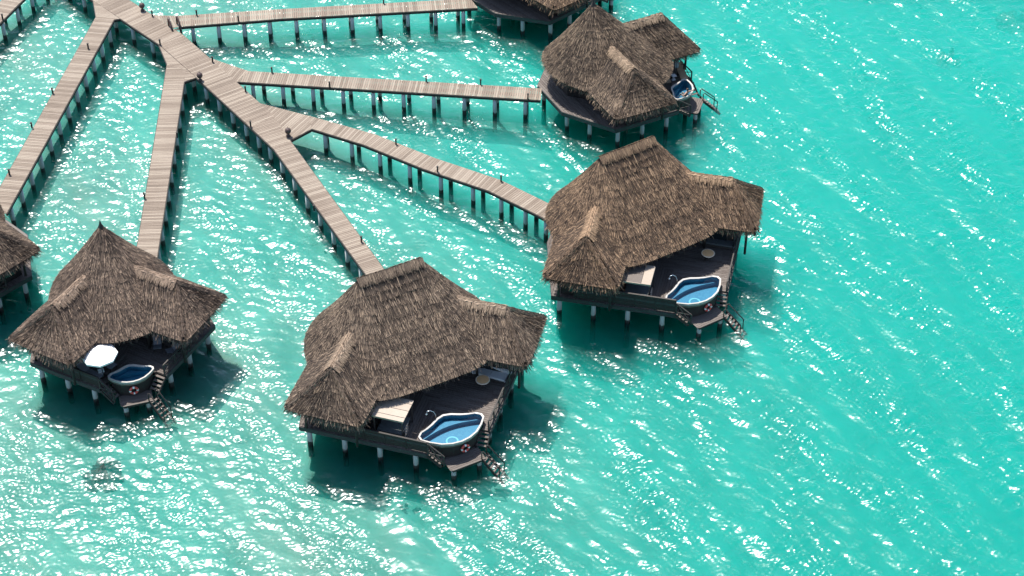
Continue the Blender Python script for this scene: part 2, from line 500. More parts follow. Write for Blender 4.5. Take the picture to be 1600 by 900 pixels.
walkway('wide weathered central boardwalk running diagonally from top left with all branches joining it',
        [([(-45.2, 161.3), (-36.24, 152.01), (-32.0, 147.58), (-27.94, 142.22), (-22.4, 134.65)],
          [(-43.4, 163.0), (-34.45, 153.75), (-30.05, 149.2), (-25.95, 143.75), (-20.55, 136.35)])],
        bollards=[(-31.9, 147.55), (-26.8, 144.7), (-23.35, 140.0), (-22.35, 134.7), (-33.3, 152.4)])
walkway('straight boardwalk leading from the fork down to the large villa at the bottom centre',
        [([(-22.4, 134.65), (-20.06, 131.42), (-11.33, 114.84), (-8.95, 110.3)],
          [(-20.55, 136.35), (-18.82, 132.71), (-10.03, 115.62), (-7.6, 111.0)])],
        bollards=[(-15.99, 122.96), (-11.93, 118.9)])
walkway('near-vertical pale boardwalk leading down to the villa with the open white parasol',
        [([(-30.84, 144.37), (-29.45, 114.6)], [(-29.04, 143.4), (-27.75, 114.6)])],
        [([(-32, 147.5), (-30.84, 144.37), (-29.04, 141.52), (-27.98, 142.25)], math.radians(8), (0, 2)),
         ([(-30.84, 144.37), (-29.04, 143.4), (-29.04, 141.52), (-29.6, 142.0)], math.radians(8), ())],
        [(-28.4, 133.08), (-29.95, 124.58)])
walkway('slanting boardwalk at the far left running down to the villa cut by the left edge',
        [([(-38.51, 152.29), (-42.5, 122.8)], [(-36.77, 151.8), (-40.8, 122.6)])],
        [([(-39.25, 155.15), (-38.51, 152.29), (-36.77, 151.8), (-36.26, 151.99)], math.radians(-10), (0, 2))],
        [(-38.3, 146.88), (-40.2, 139.72), (-41.02, 134.49), (-41.6, 127.81)])
walkway('long level boardwalk along the top, with bathing steps, to the villa cut off above',
        [([(-30.94, 152.45), (-21.45, 153.63), (-3.9, 155.5)], [(-30.55, 150.57), (-21.3, 151.96), (-3.2, 153.85)])],
        [([(-33.35, 152.6), (-30.94, 152.45), (-30.55, 150.57), (-31.2, 150.39)], math.radians(110), (0,))],
        [(-29.2, 152.5), (-25.22, 151.5), (-12.0, 154.6)])
walkway('long level boardwalk to the pointed-roof villa at upper right',
        [([(-23.4, 143.24), (2.6, 140.5)], [(-24.36, 141.57), (2.5, 138.7)])],
        [([(-27.25, 145.45), (-23.4, 143.24), (-24.36, 141.57)], math.radians(70), (0,))],
        [(-21.32, 143.0), (-16.03, 140.7), (-7.57, 141.6), (-2.76, 141.11), (1.39, 138.85)])
walkway('curving boardwalk leading right to the large villa with brown roof at centre right',
        [([(-17.45, 136.3), (-11.67, 133.59), (-6.43, 130.14), (-.95, 127.1), (3.12, 123.81), (4.4, 122.75)],
          [(-17.11, 134.4), (-12.53, 132.07), (-7.35, 128.65), (-1.95, 125.65), (2.0, 122.45), (3.3, 121.35)])],
        [([(-21.95, 138.25), (-17.45, 136.3), (-17.11, 134.4), (-18.8, 132.73)], math.radians(60), (0, 2))],
        [(-9.8, 132.1), (-6.17, 128.2), (-.9, 126.9)])
walkway('short piece of boardwalk crossing the top left corner',
        [([(-45.9, 161.2), (-51.6, 143.5)], [(-44.1, 160.6), (-49.9, 142.9)])], bollards=[(-47.05, 151.85)])

# ------------------------------------------------------------------ villas
C45 = math.sqrt(.5)
def chaikin(p, n, closed):
    p = np.asarray(p, float)
    for _ in range(n):
        q = np.roll(p, -1, 0) if closed else p[1:]
        a = p if closed else p[:-1]
        s = np.empty((2 * len(a), p.shape[1])); s[0::2] = a * .75 + q * .25; s[1::2] = a * .25 + q * .75
        if not closed: s = np.vstack([p[:1], s, p[-1:]])
        p = s
    return p

def resample(p, step, closed):
    if closed: p = np.vstack([p, p[:1]])
    d = np.r_[0, np.cumsum(np.hypot(*(p[1:] - p[:-1]).T[:2]))]
    n = int(d[-1] / step)
    u = np.linspace(0, d[-1], n + (0 if closed else 1), endpoint=not closed)
    return np.stack([np.interp(u, d, p[:, k]) for k in range(p.shape[1])], -1)

def wing_xy(a, c, s, r):
    return np.stack([(a - c) * C45, s * ((a + c) * C45 + r)], -1)

class Loft:
    """thatched slope: eave points E (n,2), ridge points R (n,2)"""
    def __init__(s, E, R, zr, ze, closed, k=.12):
        s.E, s.R, s.zr, s.ze, s.closed, s.k = E, R, zr, ze, closed, k
        o = E - R; s.o = o / np.linalg.norm(o, axis=1)[:, None]
        s.len = np.hypot(np.linalg.norm(E - R, axis=1), zr - ze)
    def at(s, i, t, off=0):
        i0 = np.floor(i).astype(int); fr = (i - i0)[:, None]; n = len(s.E)
        i1 = (i0 + 1) % n if s.closed else np.minimum(i0 + 1, n - 1)
        i0 = i0 % n
        L = lambda A: A[i0] * (1 - fr) + A[i1] * fr
        R, E, o = L(s.R), L(s.E), L(s.o)
        xy = R + (E - R) * t[:, None]
        z = s.zr + (s.ze - s.zr) * (t * (1 + s.k) - s.k * t * t)
        P = np.column_stack([xy, z])
        nrm = np.column_stack([o * .64, np.full(len(t), .77)])
        return P + nrm * np.asarray(off)[:, None], o
    def base(s, courses):
        n = len(s.E); m = n if s.closed else n
        ii = np.arange(m, dtype=float)
        rows, tone = [], []
        for j in range(courses):
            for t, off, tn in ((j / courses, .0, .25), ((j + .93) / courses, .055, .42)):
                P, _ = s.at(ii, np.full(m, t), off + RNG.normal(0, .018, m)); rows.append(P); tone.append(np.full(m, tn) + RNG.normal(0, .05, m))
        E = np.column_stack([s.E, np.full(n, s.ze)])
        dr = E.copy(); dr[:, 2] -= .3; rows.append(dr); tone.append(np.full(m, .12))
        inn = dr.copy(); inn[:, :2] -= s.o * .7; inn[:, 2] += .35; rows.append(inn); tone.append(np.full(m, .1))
        V = np.vstack(rows); k = len(rows)
        g = np.arange(k * m).reshape(k, m)
        if s.closed: g = np.column_stack([g, g[:, 0]])
        F = np.stack([g[:-1, :-1], g[1:, :-1], g[1:, 1:], g[:-1, 1:]], -1).reshape(-1, 4)
        return V, F, np.concatenate(tone)
    def blades(s, dens, courses):
        n = len(s.E); L = s.len
        seg = np.linalg.norm((np.roll(s.E, -1, 0) if s.closed else np.vstack([s.E[1:], s.E[-1:]])) - s.E, axis=1)
        A = seg * L * .62
        cnt = int(A.sum() * dens)
        i = RNG.choice(n if s.closed else n - 1, cnt, p=(A if s.closed else A[:-1]) / (A.sum() if s.closed else A[:-1].sum())) + RNG.random(cnt)
        t = np.sqrt(RNG.random(cnt)) if not np.allclose(s.R, s.R[0]) else np.sqrt(RNG.random(cnt))
        # straw tied in courses: roots under the course above, tips ending along an uneven line, some strands loose
        j = np.floor(t * courses); fr = t * courses - j
        wob = .16 * np.sin(i * .21 + j * 1.7) + .1 * np.sin(i * .53 + j * 2.9)
        tied = RNG.random(cnt) < .42
        ll = np.interp(i, np.arange(n), L)
        t0 = np.where(tied, (j + .1 + .6 * fr + wob) / courses, t)
        t1 = np.where(tied, (j + 1.05 + RNG.normal(0, .07, cnt) + wob) / courses, t + RNG.uniform(.35, .95, cnt) / ll)
        t0 = np.clip(t0, .002, 1); t1 = np.minimum(np.maximum(t1, t0 + .15 / ll), 1.06)
        P0, o = s.at(i, t0, .01 + .05 * fr)
        P1, _ = s.at(i + RNG.normal(0, .2, cnt), t1, np.where(tied, .07 + .05 * RNG.random(cnt), .05 + .08 * RNG.random(cnt)))
        ct = RNG.normal(0, .05, courses + 2)
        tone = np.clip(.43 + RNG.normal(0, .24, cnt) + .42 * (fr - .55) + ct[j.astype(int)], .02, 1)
        return ribbon(P0, P1, o, RNG.uniform(.025, .065, cnt), tone)
    def fringe(s, per_m):
        n = len(s.E); seg = np.linalg.norm((np.roll(s.E, -1, 0) if s.closed else np.vstack([s.E[1:], s.E[-1:]])) - s.E, axis=1)
        cnt = int(seg.sum() * per_m)
        i = RNG.choice(n if s.closed else n - 1, cnt, p=(seg if s.closed else seg[:-1]) / (seg.sum() if s.closed else seg[:-1].sum())) + RNG.random(cnt)
        lay = RNG.random(cnt)
        P0, o = s.at(i, 1 - .07 * lay, .08 - .3 * (1 - lay))
        ln = .2 + .55 * RNG.random(cnt) ** 1.5
        d = np.column_stack([o * (RNG.uniform(.25, .75, cnt))[:, None] + RNG.normal(0, .2, (cnt, 2)), -RNG.uniform(.6, 1, cnt)])
        tone = np.clip(.6 + RNG.normal(0, .17, cnt), .05, 1)
        return ribbon(P0, P0 + d * ln[:, None], o, RNG.uniform(.03, .07, cnt), tone)

def ribbon(P0, P1, o, wd, tone):
    cnt = len(P0)
    side = np.column_stack([-o[:, 1], o[:, 0], RNG.normal(0, .35, cnt)])
    side /= np.linalg.norm(side, axis=1)[:, None]
    hw = side * wd[:, None] / 2
    V = np.stack([P0 - hw, P0 + hw, P1 + hw * .45, P1 - hw * .45], 1).reshape(-1, 3)
    F = np.arange(cnt * 4).reshape(-1, 4)
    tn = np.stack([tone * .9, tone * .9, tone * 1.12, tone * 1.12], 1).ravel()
    return V, F, tn

def join(parts):
    V, F, T, b = [], [], [], 0
    for v, f, t in parts: V.append(v); F.append(f + b); T.append(t); b += len(v)
    return np.vstack(V), np.vstack(F), np.concatenate(T)

ZR, ZW, ZE = 10.0, 7.3, 4.78
def roof_lofts(r):
    half = [(6.6, 0), (6.5, 1.0), (6.15, 2.0), (5.3, 3.2), (3.5, 4.3), (1.5, 4.55), (-.4, 4.2), (-2.0, 3.45), (-3.2, 2.3), (-3.85, 1.15), (-4.05, 0)]
    up = [(x, y + r) for x, y in half]
    loop = up + [(x, -y) for x, y in up[::-1]]
    if r == 0: loop = up + [(x, -y) for x, y in up[-2:0:-1]]
    E = resample(chaikin(loop, 2, True), .3, True)
    R = np.column_stack([np.zeros(len(E)), np.clip(E[:, 1], -r, r)])
    res = [Loft(E, R, ZR, ZE, True)]
    for s in (1, -1):
        lp = chaikin([(2.2, -3.05), (5, -3.05), (8.3, -3.05), (8.85, -2.9), (8.85, -2.3), (8.75, 1.8), (8.7, 2.4), (8.1, 2.5), (5, 2.5), (1.2, 2.5)], 1, False)
        lp = resample(lp, .3, False)
        a, c = lp.T
        f = np.clip((a - 1.2) / (8.7 - 1.2), 0, 1)
        ra = 1.2 + f * (6.5 - 1.2); ra = np.where(a > 8.3, 6.5, ra)
        res.append(Loft(wing_xy(a, c, s, r), wing_xy(ra, np.full(len(a), -.25), s, r), ZW, ZE, False, .06))
    return res

def cap_lines(r):
    L = []
    if r > 0: L.append(('ridge', [(0, -r - .15, ZR + .02), (0, 0, ZR - .02), (0, r + .15, ZR + .02)], 1))
    for s in (1, -1):
        g = lambda a, c, z: (*wing_xy(np.array([a]), np.array([c]), s, r)[0], z)
        L.append(('ridge', [g(2.4, -.25, ZW), g(4.5, -.25, ZW - .03), g(6.55, -.25, ZW + .01)], 1))
        L.append(('hip', [g(6.5, -.25, ZW), g(7.7, -1.65, 6.0), g(8.75, -2.95, ZE + .05)], .35))
        L.append(('hip', [g(6.5, -.25, ZW), g(7.6, 1.1, 6.0), g(8.6, 2.4, ZE + .05)], .35))
    return L

def cap_mesh(r):
    V, F, T = [], [], []
    parts = []
    for kind, pts, k in cap_lines(r):
        pts = np.array(pts); pts = resample(pts, .12, False) if kind == 'hip' else resample(pts, .12, False)
        n = len(pts); d = pts[-1] - pts[0]; d /= np.linalg.norm(d)
        sd = np.array([-d[1], d[0], 0]); sd /= np.linalg.norm(sd)
        big = kind == 'ridge'
        main = big and abs(pts[0][2] - ZR) < .1
        rad_ = .13 if main else .16 if big else .11
        rows = []
        for ang in np.linspace(-1.35, 1.35, 7):
            rr = rad_ + RNG.normal(0, .02, n)
            rows.append(pts + sd * (np.sin(ang) * rr * 1.5)[:, None] + np.array([0, 0, 1]) * (np.cos(ang) * rr - (.03 if big else -.02))[:, None])
        g = np.arange(7 * n).reshape(7, n)
        parts.append((np.vstack(rows), np.stack([g[:-1, :-1], g[:-1, 1:], g[1:, 1:], g[1:, :-1]], -1).reshape(-1, 4), np.clip(RNG.normal(.62 if main else .85 if big else .55, .09, 7 * n), 0, 1)))
        cnt = int(n * (34 if big else 16))
        q = pts[RNG.integers(0, n, cnt)] + d * RNG.uniform(-.06, .06, cnt)[:, None]
        sg = np.where(RNG.random(cnt) < .5, -1, 1)[:, None]
        up = np.array([0, 0, 1.])
        P0 = q + up * (.16 if big else .15) + sd * sg * .05
        out = sd * sg * RNG.uniform(.2, .62 if big else .35, cnt)[:, None]
        if not big: out = out * .7 + d * RNG.uniform(.2, .5, cnt)[:, None]
        P1 = P0 + out - up * (np.linalg.norm(out, axis=1) * (.86 if big else .55))[:, None] + up * .02
        oo = np.repeat(sd[None, :2], cnt, 0) * sg
        parts.append(ribbon(P0, P1, oo, RNG.uniform(.02, .045, cnt), np.clip(RNG.normal(.6 if main else .78 if big else .66, .18, cnt), 0, 1)))
    return join(parts)

def V_(p, x): return [(q[0] + x[0], q[1] + x[1]) for q in p]

SPEC = {   # half outline of the deck (y > 0), pool outline, platform, steps
    'A': dict(r=2.4, deck=[(-4.3, 0), (-4.0, 3.6), (-1.8, 6.0), (3.85, 9.25), (10.65, 2.45), (10.0, 1.8), (10.0, 0)],
              pool=[(8.1, 0), (8.25, .55), (8.6, 1.15), (8.85, 1.7), (9.0, 2.2), (9.3, 2.5), (9.65, 2.5), (10.2, 2.05), (10.75, 1.4), (11.05, .7), (11.15, 0)],
              plat=(11.05, 12.15, 1.4), step=(10.32, 2.25)),
    'C': dict(r=0., deck=[(-4.3, 0), (-4.15, 2.5), (-.9, 5.75), (4.2, 6.85), (8.65, 2.4), (8.05, 1.8), (8.0, 0)],
              pool=None, plat=(9.2, 10.1, 1.2), step=(8.42, 2.1)),
}
SPEC['C']['pool'] = [(7.3 + (x - 8.1) * .64, y * .66) for x, y in SPEC['A']['pool']]

def mirror(p): return [(x, -y) for x, y in p]
def full_loop(half): return half + [(x, -y) for x, y in half[-2:0:-1]]
def offset_loop(p, d, c):
    out = []
    for x, y in p:
        l = math.hypot(x - c[0], y - c[1]); out.append((x + (x - c[0]) / l * d, y + (y - c[1]) / l * d))
    return out

def ring_wall(mb, a, b, za, zb):
    n = len(a); mb.add([(*p, za) for p in a] + [(*p, zb) for p in b], [(i, (i + 1) % n, n + (i + 1) % n, n + i) for i in range(n)])

def panel_fence(parent, p0, p1, z, h):
    f = obj('panel_fence', None, None, parent)
    d = Vector((p1[0] - p0[0], p1[1] - p0[1])); L = d.length; d.normalize(); n = max(1, round(L / 1.5))
    for i in range(n + 1):
        q = Vector(p0) + d * (L * i / n)
        obj('post', MB().box((q.x, q.y, z + h / 2), (.1, .1, h), math.atan2(d.y, d.x)).mesh('post'), M['dark'], f)
    obj('top_rail', MB().bar((*p0, z + h + .03), (*p1, z + h + .03), .13, .05).mesh('top_rail'), M['rail'], f)
    k = int(h / .19)
    for j in range(k):
        zz = z + .06 + (j + .5) * (h - .08) / k
        obj('board', MB().bar((*p0, zz), (*p1, zz), .03, (h - .08) / k - .015).mesh('board'), M['fascia'] if j % 4 == 3 else M['dark'], f)

def brace_rail(parent, p0, p1, z0, z1, h, bay=1.35):
    f = obj('railing', None, None, parent)
    d = Vector((p1[0] - p0[0], p1[1] - p0[1])); L = d.length; d.normalize(); n = max(1, round(L / bay))
    P = [(p0[0] + d.x * L * i / n, p0[1] + d.y * L * i / n, z0 + (z1 - z0) * i / n) for i in range(n + 1)]
    for x, y, z in P:
        obj('post', MB().box((x, y, z + h / 2), (.09, .09, h), math.atan2(d.y, d.x)).mesh('post'), M['rail'], f)
    for dz, w_ in ((h, .1), (.12, .07)):
        obj('rail', MB().bar((P[0][0], P[0][1], P[0][2] + dz + .02), (P[-1][0], P[-1][1], P[-1][2] + dz + .02), w_, .06).mesh('rail'), M['rail'], f)
    for i in range(n):
        a, b = Vector(P[i]), Vector(P[i + 1]); u = Vector((0, 0, 1))
        for lo, hi in ((.14, h - .02), (h - .02, .14)):
            obj('brace', MB().bar(a + u * lo, b + u * hi, .045, .055).mesh('brace'), M['rail'], f)

def villa(kind, label, loc, ang, tint, fence_h=1.0, spread=1.0):
    sp = SPEC[kind]; r = sp['r']
    t = thing('overwater_villa', label, 'villa', (*loc, 0), rad(ang), 'thatched villas on piles')
    # ---- deck
    pool = full_loop(sp['pool']); pc = ((pool[0][0] + pool[10][0]) / 2, 0)
    hull = [(x, y) for x, y in full_loop([q for i, q in enumerate(sp['pool']) if i in (0, 4, 5, 6, 7, 8, 9, 10)])]
    if sum(hull[i][0] * hull[(i + 1) % len(hull)][1] - hull[(i + 1) % len(hull)][0] * hull[i][1] for i in range(len(hull))) < 0: hull = hull[::-1]
    deck = obj('deck', cached((kind, 'frame'), lambda: deck_frame(sp, hull)), M['dark'], t)
    for i, me in enumerate(cached((kind, 'planks'), lambda: deck_planks(sp, hull))):
        obj('plank', me, M['deck'], deck)
    ol = sp['deck'][:5]
    for s in (1, -1):
        for i in range(len(ol) - 1):
            a, b = ol[i], ol[i + 1]
            key = (kind, 'fascia', s, i)
            obj('fascia_board', cached(key, lambda: MB().bar((a[0], s * a[1], 1.77), (b[0], s * b[1], 1.77), .09, .38).mesh('fascia_board')), M['fascia'], deck)
    # ---- piles
    pl = []
    for s in (1, -1):
        (x0, y0), (x1, y1) = ol[3], ol[4]
        n = 4 if r else 3
        for i in range(n):
            f = (i + .2) / (n - .4); pl.append((x0 + (x1 - x0) * f - .3, s * (y0 + (y1 - y0) * f - .3)))
        pl += [(ol[2][0] + .3, s * (ol[2][1] - .5)), (ol[1][0] + .5, s * (ol[1][1] - .3)), ((ol[2][0] + ol[3][0]) / 2, s * ((ol[2][1] + ol[3][1]) / 2 - .4)),
               (.5, s * (2.2 + r)), (4.0, s * (2.6 + r))]
    for x, y in pl: add_pile(t, x, y, 1.6, 1.05)
    px0, px1, pw = sp['plat']
    for x, y in ((px1 - .3, -pw + .35), (px1 - .35, pw - .4), (px0 - .5, 0)): add_pile(t, x, y, .85, 1.0)
    # ---- rooms
    def hall():
        p = [(-3.0, 1.5 + r), (-1.2, 3.3 + r), (2.6, 3.3 + r), (3.4, 1.8 + r)]
        return MB().prism(p + mirror(p[::-1]), 1.96, 5.1).mesh('wall')
    obj('wall', cached((kind, 'hall'), hall), M['dark'], t)
    for s in (1, -1):
        def room():
            q = wing_xy(np.array([3.2, 7.2, 7.2, 3.2]), np.array([-1.75, -1.75, 1.5, 1.5]), s, r)
            return MB().prism([tuple(p) for p in q], 1.95, 4.95).mesh('wall')
        obj('wall', cached((kind, 'room', s), room), M['dark'], t)
        def win(a0, a1, c0, c1, z0, z1, th):
            def fn():
                p = wing_xy(np.array([a0, a1]), np.array([c0, c1]), s, r)
                return MB().bar((*p[0], (z0 + z1) / 2), (*p[1], (z0 + z1) / 2), th, z1 - z0).mesh('pane')
            return fn
        for k, (a0, a1, c0, c1) in enumerate(((4.0, 5.3, -1.78, -1.78), (5.4, 6.7, -1.78, -1.78), (7.23, 7.23, -1.2, -.2), (7.23, 7.23, -.1, .9))):
            fr = obj('window', cached((kind, 'win', s, k), win(a0, a1, c0, c1, 2.3 if k > 1 else 2.02, 4.2, .05)), M['rail'], t)
            e = .07
            obj('pane', cached((kind, 'pane', s, k), win(a0 + (e if k < 2 else 0), a1 - (e if k < 2 else 0), c0 + (e if k > 1 else 0), c1 - (e if k > 1 else 0), 2.4, 4.1, .07)), M['glass'], fr)
    nd = 6 if r else 3
    for k in range(nd):
        y0 = -1.7 - r + k * (3.4 + 2 * r) / nd; y1 = y0 + (3.4 + 2 * r) / nd - .06
        d = obj('sliding_door', cached((kind, 'door', k), lambda: MB().bar((3.42, y0, 3.15), (3.42, y1, 3.15), .06, 2.3).mesh('sliding_door')), M['rail'], t)
        obj('pane', cached((kind, 'dpane', k), lambda: MB().bar((3.43, y0 + .08, 3.15), (3.43, y1 - .08, 3.15), .07, 2.1).mesh('pane')), M['glass'], d)
    for s in (1, -1):                      # posts carrying the deep front eave
        for a, c in ((8.2, -2.5), (7.5, 1.6), (5.0, -2.5)):
            q = wing_xy(np.array([a]), np.array([c]), s, r)[0]
            o = obj('roof_post', cached('roofpost', lambda: MB().tube([(0, 0, 1.9), (0, 0, 4.75)], .1, 8).mesh('roof_post', True)), M['dark'], t); o.location = (q[0], q[1], 0)
    # ---- roof
    def base():
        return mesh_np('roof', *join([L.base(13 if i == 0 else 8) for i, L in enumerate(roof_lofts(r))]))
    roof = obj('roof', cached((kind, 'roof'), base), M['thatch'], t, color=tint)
    def straw():
        ps = []
        for i, L in enumerate(roof_lofts(r)):
            ps.append(L.blades(400, 13 if i == 0 else 8)); ps.append(L.fringe(230))
        return mesh_np('straw', *join(ps))
    if spread != 1:                        # broader, lower eaves with the peak at the same height
        roof.scale = (spread, spread, 1.06); roof.location = (.15, -.5, -.06 * ZR)
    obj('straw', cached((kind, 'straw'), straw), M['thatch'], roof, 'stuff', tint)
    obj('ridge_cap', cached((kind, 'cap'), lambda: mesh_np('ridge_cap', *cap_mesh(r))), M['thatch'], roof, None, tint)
    if r == 0:
        obj('finial', cached('finial', lambda: MB().lathe([(.34, -.5), (.2, -.1), (.1, .1), (.07, .25), (.0, .5)], (0, 0, ZR), 10).mesh('finial', True)), M['dark'], roof)
    # ---- pool
    inner = offset_loop(pool, -.125, pc); outer = offset_loop(pool, .02, pc); low = offset_loop(pool, -.12, pc)
    def basin():
        b = MB(); ring_wall(b, offset_loop(inner, -.02, pc), offset_loop(inner, -.04, pc), 2.46, 1.75)
        fl = offset_loop(inner, -.04, pc); n = len(fl)
        b.add([(*q, 1.75) for q in fl] + [(*pc, 1.75)], [(i, (i + 1) % n, n) for i in range(n)])
        return b.mesh('pool')
    po = obj('pool', cached((kind, 'basin'), basin), M['tile'], t)
    def rim():
        b = MB(); ring_wall(b, inner, inner, 2.3, 2.53); ring_wall(b, inner, outer, 2.53, 2.55); ring_wall(b, outer, outer, 2.55, 2.36)
        return b.mesh('rim')
    obj('rim', cached((kind, 'rim'), rim), M['rim'], po)
    def apron():
        b = MB(); ring_wall(b, outer, low, 2.355, 2.1); return b.mesh('apron')
    obj('apron', cached((kind, 'apron'), apron), M['apron'], po)
    def cladding():
        b = MB(); ring_wall(b, offset_loop(low, -.01, pc), offset_loop(low, -.06, pc), 2.1, 1.0); return b.mesh('cladding')
    obj('cladding', cached((kind, 'clad'), cladding), M['dark'], po)
    k = 1.0 if r else .66
    def ledge():
        pts = [(p[0], p[1]) for p in offset_loop(inner, -.05, pc) if p[0] < pc[0] - .1 * k]
        pts = sorted(pts, key=lambda q: q[1])
        front = [(pc[0] - .25 * k - .45 * k * math.cos(q[1] / (2.2 * k) * 1.5), q[1]) for q in pts]
        b = MB(); n = len(pts)
        b.add([(*q, 2.1) for q in pts] + [(*q, 2.1) for q in front], [(i, i + 1, n + i + 1, n + i) for i in range(n - 1)])
        b.add([(*q, 2.1) for q in front] + [(*q, 1.76) for q in front], [(i, i + 1, n + i + 1, n + i) for i in range(n - 1)])
        return b.mesh('seat_ledge')
    obj('seat_ledge', cached((kind, 'ledge'), ledge), M['tile'], po)
    dr = (pc[0] + .45 * k, -.25 * k)
    obj('drain_ring', cached((kind, 'dring'), lambda: MB().lathe([(.34 * k, 0), (.34 * k, .015), (.46 * k, .015), (.46 * k, 0)], (*dr, 1.754), 24).mesh('drain_ring')), M['tilelight'], po)
    obj('drain_cover', cached((kind, 'dcov'), lambda: MB().lathe([(.33 * k, 0), (.33 * k, .012), (0, .014)], (*dr, 1.754), 24).mesh('drain_cover')), M['tiledark'], po)
    obj('pool_water', cached((kind, 'pwater'), lambda: mesh_np('pool_water', [(*q, 2.43) for q in offset_loop(inner, -.01, pc)], [tuple(range(len(inner)))[::-1]])), M['poolwater'], po)
    # ---- swim platform, steps, ladder
    pf = obj('swim_platform', cached((kind, 'platf'), lambda: MB().prism([(px0 - .3, -pw + .05), (px1 - .05, -pw + .2), (px1 - .05, pw - .1), (px0 - .3, pw - .05)], .86, 1.05).mesh('swim_platform')), M['dark'], t)
    def pplanks():
        return [MB().prism(s_, 1.055, 1.1).mesh('plank') for s_ in strips([(px0 - .35, -pw), (px1 - .12, -pw), (px1, -pw + .25), (px1, pw - .05), (px0 - .35, pw)], rad(90), .19)]
    for me in cached((kind, 'pplanks'), pplanks): obj('plank', me, M['deck'], pf)
    sx, sy = sp['step']
    for s in (1, -1):
        st = obj('steps', None, None, t)
        for i in range(4):
            c = (sx + C45 * (.14 + .26 * i), s * (sy - C45 * (.14 + .26 * i)), 1.82 - .19 * i)
            obj('tread', cached((kind, 'tread', s, i), lambda: MB().box(c, (.19, .74, .05), -s * math.pi / 4).mesh('tread')), M['deck'], st)
        for q in (-.4, .4):
            a = (sx + C45 * q, s * (sy + C45 * q), 1.83); b = (sx + C45 * q + C45 * 1.1, s * (sy + C45 * q - C45 * 1.1), 1.0)
            obj('stringer', cached((kind, 'stringer', s, q), lambda: MB().bar(a, b, .06, .22).mesh('stringer')), M['dark'], st)
    ld = obj('swim_ladder', None, None, t)
    lx, ly = px1 - .28, pw - .05; dv = Vector((.82, .57)).normalized(); nv = Vector((-dv.y, dv.x))
    a = Vector((lx, ly)); Lh, dz = 1.75, 1.75
    for q in (-.36, .36):
        p0 = a + nv * q; p1 = p0 + dv * Lh
        obj('stringer', cached((kind, 'ls', q), lambda: MB().bar((p0.x, p0.y, 1.08), (p1.x, p1.y, 1.08 - dz), .07, .2).mesh('stringer')), M['dark'], ld)
        def hand():
            e = p0 + dv * (Lh * .8)
            return MB().tube([(p0.x, p0.y, 1.05), (p0.x, p0.y, 1.8), (p0.x + dv.x * .12, p0.y + dv.y * .12, 1.9), (e.x, e.y, .75), (e.x, e.y, 1.1 - dz * .8)], .045, 8).mesh('handrail', True)
        obj('handrail', cached((kind, 'lh', q), hand), M['rail'], ld)
    for i in range(7):
        c = a + dv * (.2 + i * .24)
        obj('tread', cached((kind, 'lt', i), lambda: MB().box((c.x, c.y, 1.0 - i * .24), (.17, .66, .045), math.atan2(dv.y, dv.x)).mesh('tread')), M['deck'], ld)
    # ---- fences and railings
    (ax, ay), (bx, by) = sp['deck'][3], sp['deck'][4]
    f0 = .18
    panel_fence(t, (ax + (bx - ax) * f0 - .08, -(ay + (by - ay) * f0 - .08)), (bx - .12, -(by - .02)), 1.96, fence_h)
    brace_rail(t, (ax + (bx - ax) * .35 - .08, ay + (by - ay) * .35 - .08), (bx - .1, by - .06), 1.96, 1.96, .95)
    brace_rail(t, (bx - .02, -(by - .05)), (bx + .82, -(by - .85)), 1.96, 1.12, .95, .9)
    # ---- pool spout
    if r:
        def spout():
            return MB().tube([(8.1, -.55, 2.0), (8.1, -.55, 2.75), (8.08, -.7, 3.1), (8.02, -.95, 3.3), (7.98, -1.15, 3.25), (7.97, -1.22, 3.1)], .03, 8).mesh('shower_pipe', True)
        sh = obj('shower_pipe', cached((kind, 'spout'), spout), M['steel'], t)
        obj('shower_head', cached((kind, 'shead'), lambda: MB().lathe([(.03, .1), (.1, .02), (.1, 0), (0, 0)], (7.97, -1.22, 3.02), 12).mesh('shower_head', True)), M['steel'], sh)
    return t

def deck_frame(sp, hull):
    mb = MB()
    for s in (1, -1):
        p = [(x, s * y) for x, y in sp['deck']]
        if s < 0: p = p[::-1]
        for q in subtract(p, hull): mb.prism([(x - .0, y) for x, y in q], 1.66, 1.925)
    return mb.mesh('deck')

def deck_planks(sp, hull):
    res = []
    for s in (1, -1):
        p = [(x, s * y) for x, y in sp['deck']]
        if s < 0: p = p[::-1]
        for st in strips(p, s * rad(45), .21):
            for q in subtract(st, hull):
                dz = random.uniform(-.004, .003)
                res.append(MB().prism(q, 1.94 + dz, 1.985 + dz).mesh('plank'))
    return res

VILLAS = {
    'centre': ('A', (-8.72, 105.74), -62, (1.0, .97, .95, 1)),
    'right': ('A', (8.85, 120.52), -58, (1.12, .98, .84, 1)),
    'left': ('C', (-30.18, 110.84), -72.5, (.98, .93, .93, 1)),
    'upper': ('C', (6.98, 142.14), -18, (1.02, .98, .92, 1)),
    'top': ('C', (-.29, 158.62), -3.5, (1.15, 1.02, .86, 1)),
    'edge': ('C', (-44.3, 118.7), -88, (.98, .95, .93, 1)),
}
LABELS = {
    'centre': 'largest and nearest thatched villa, bottom centre, ridge roof, deck with pool and pale canopy',
    'right': 'thatched villa at centre right with warmer brown ridge roof and tall dark screen fence',
    'left': 'pointed thatched villa at left whose deck carries the open white parasol',
    'upper': 'pointed thatched villa at upper right with a person in its pool',
    'top': 'thatched villa cut off by the top edge, only its deck and eave showing',
    'edge': 'thatched villa cut off by the left edge, only one wing showing',
}
for k, (kd, lc, an, tn) in VILLAS.items():
    villa(kd, LABELS[k], lc, an, tn, 1.25 if k == 'right' else 1.0, 1.03 if k in ('upper', 'top') else 1.0)

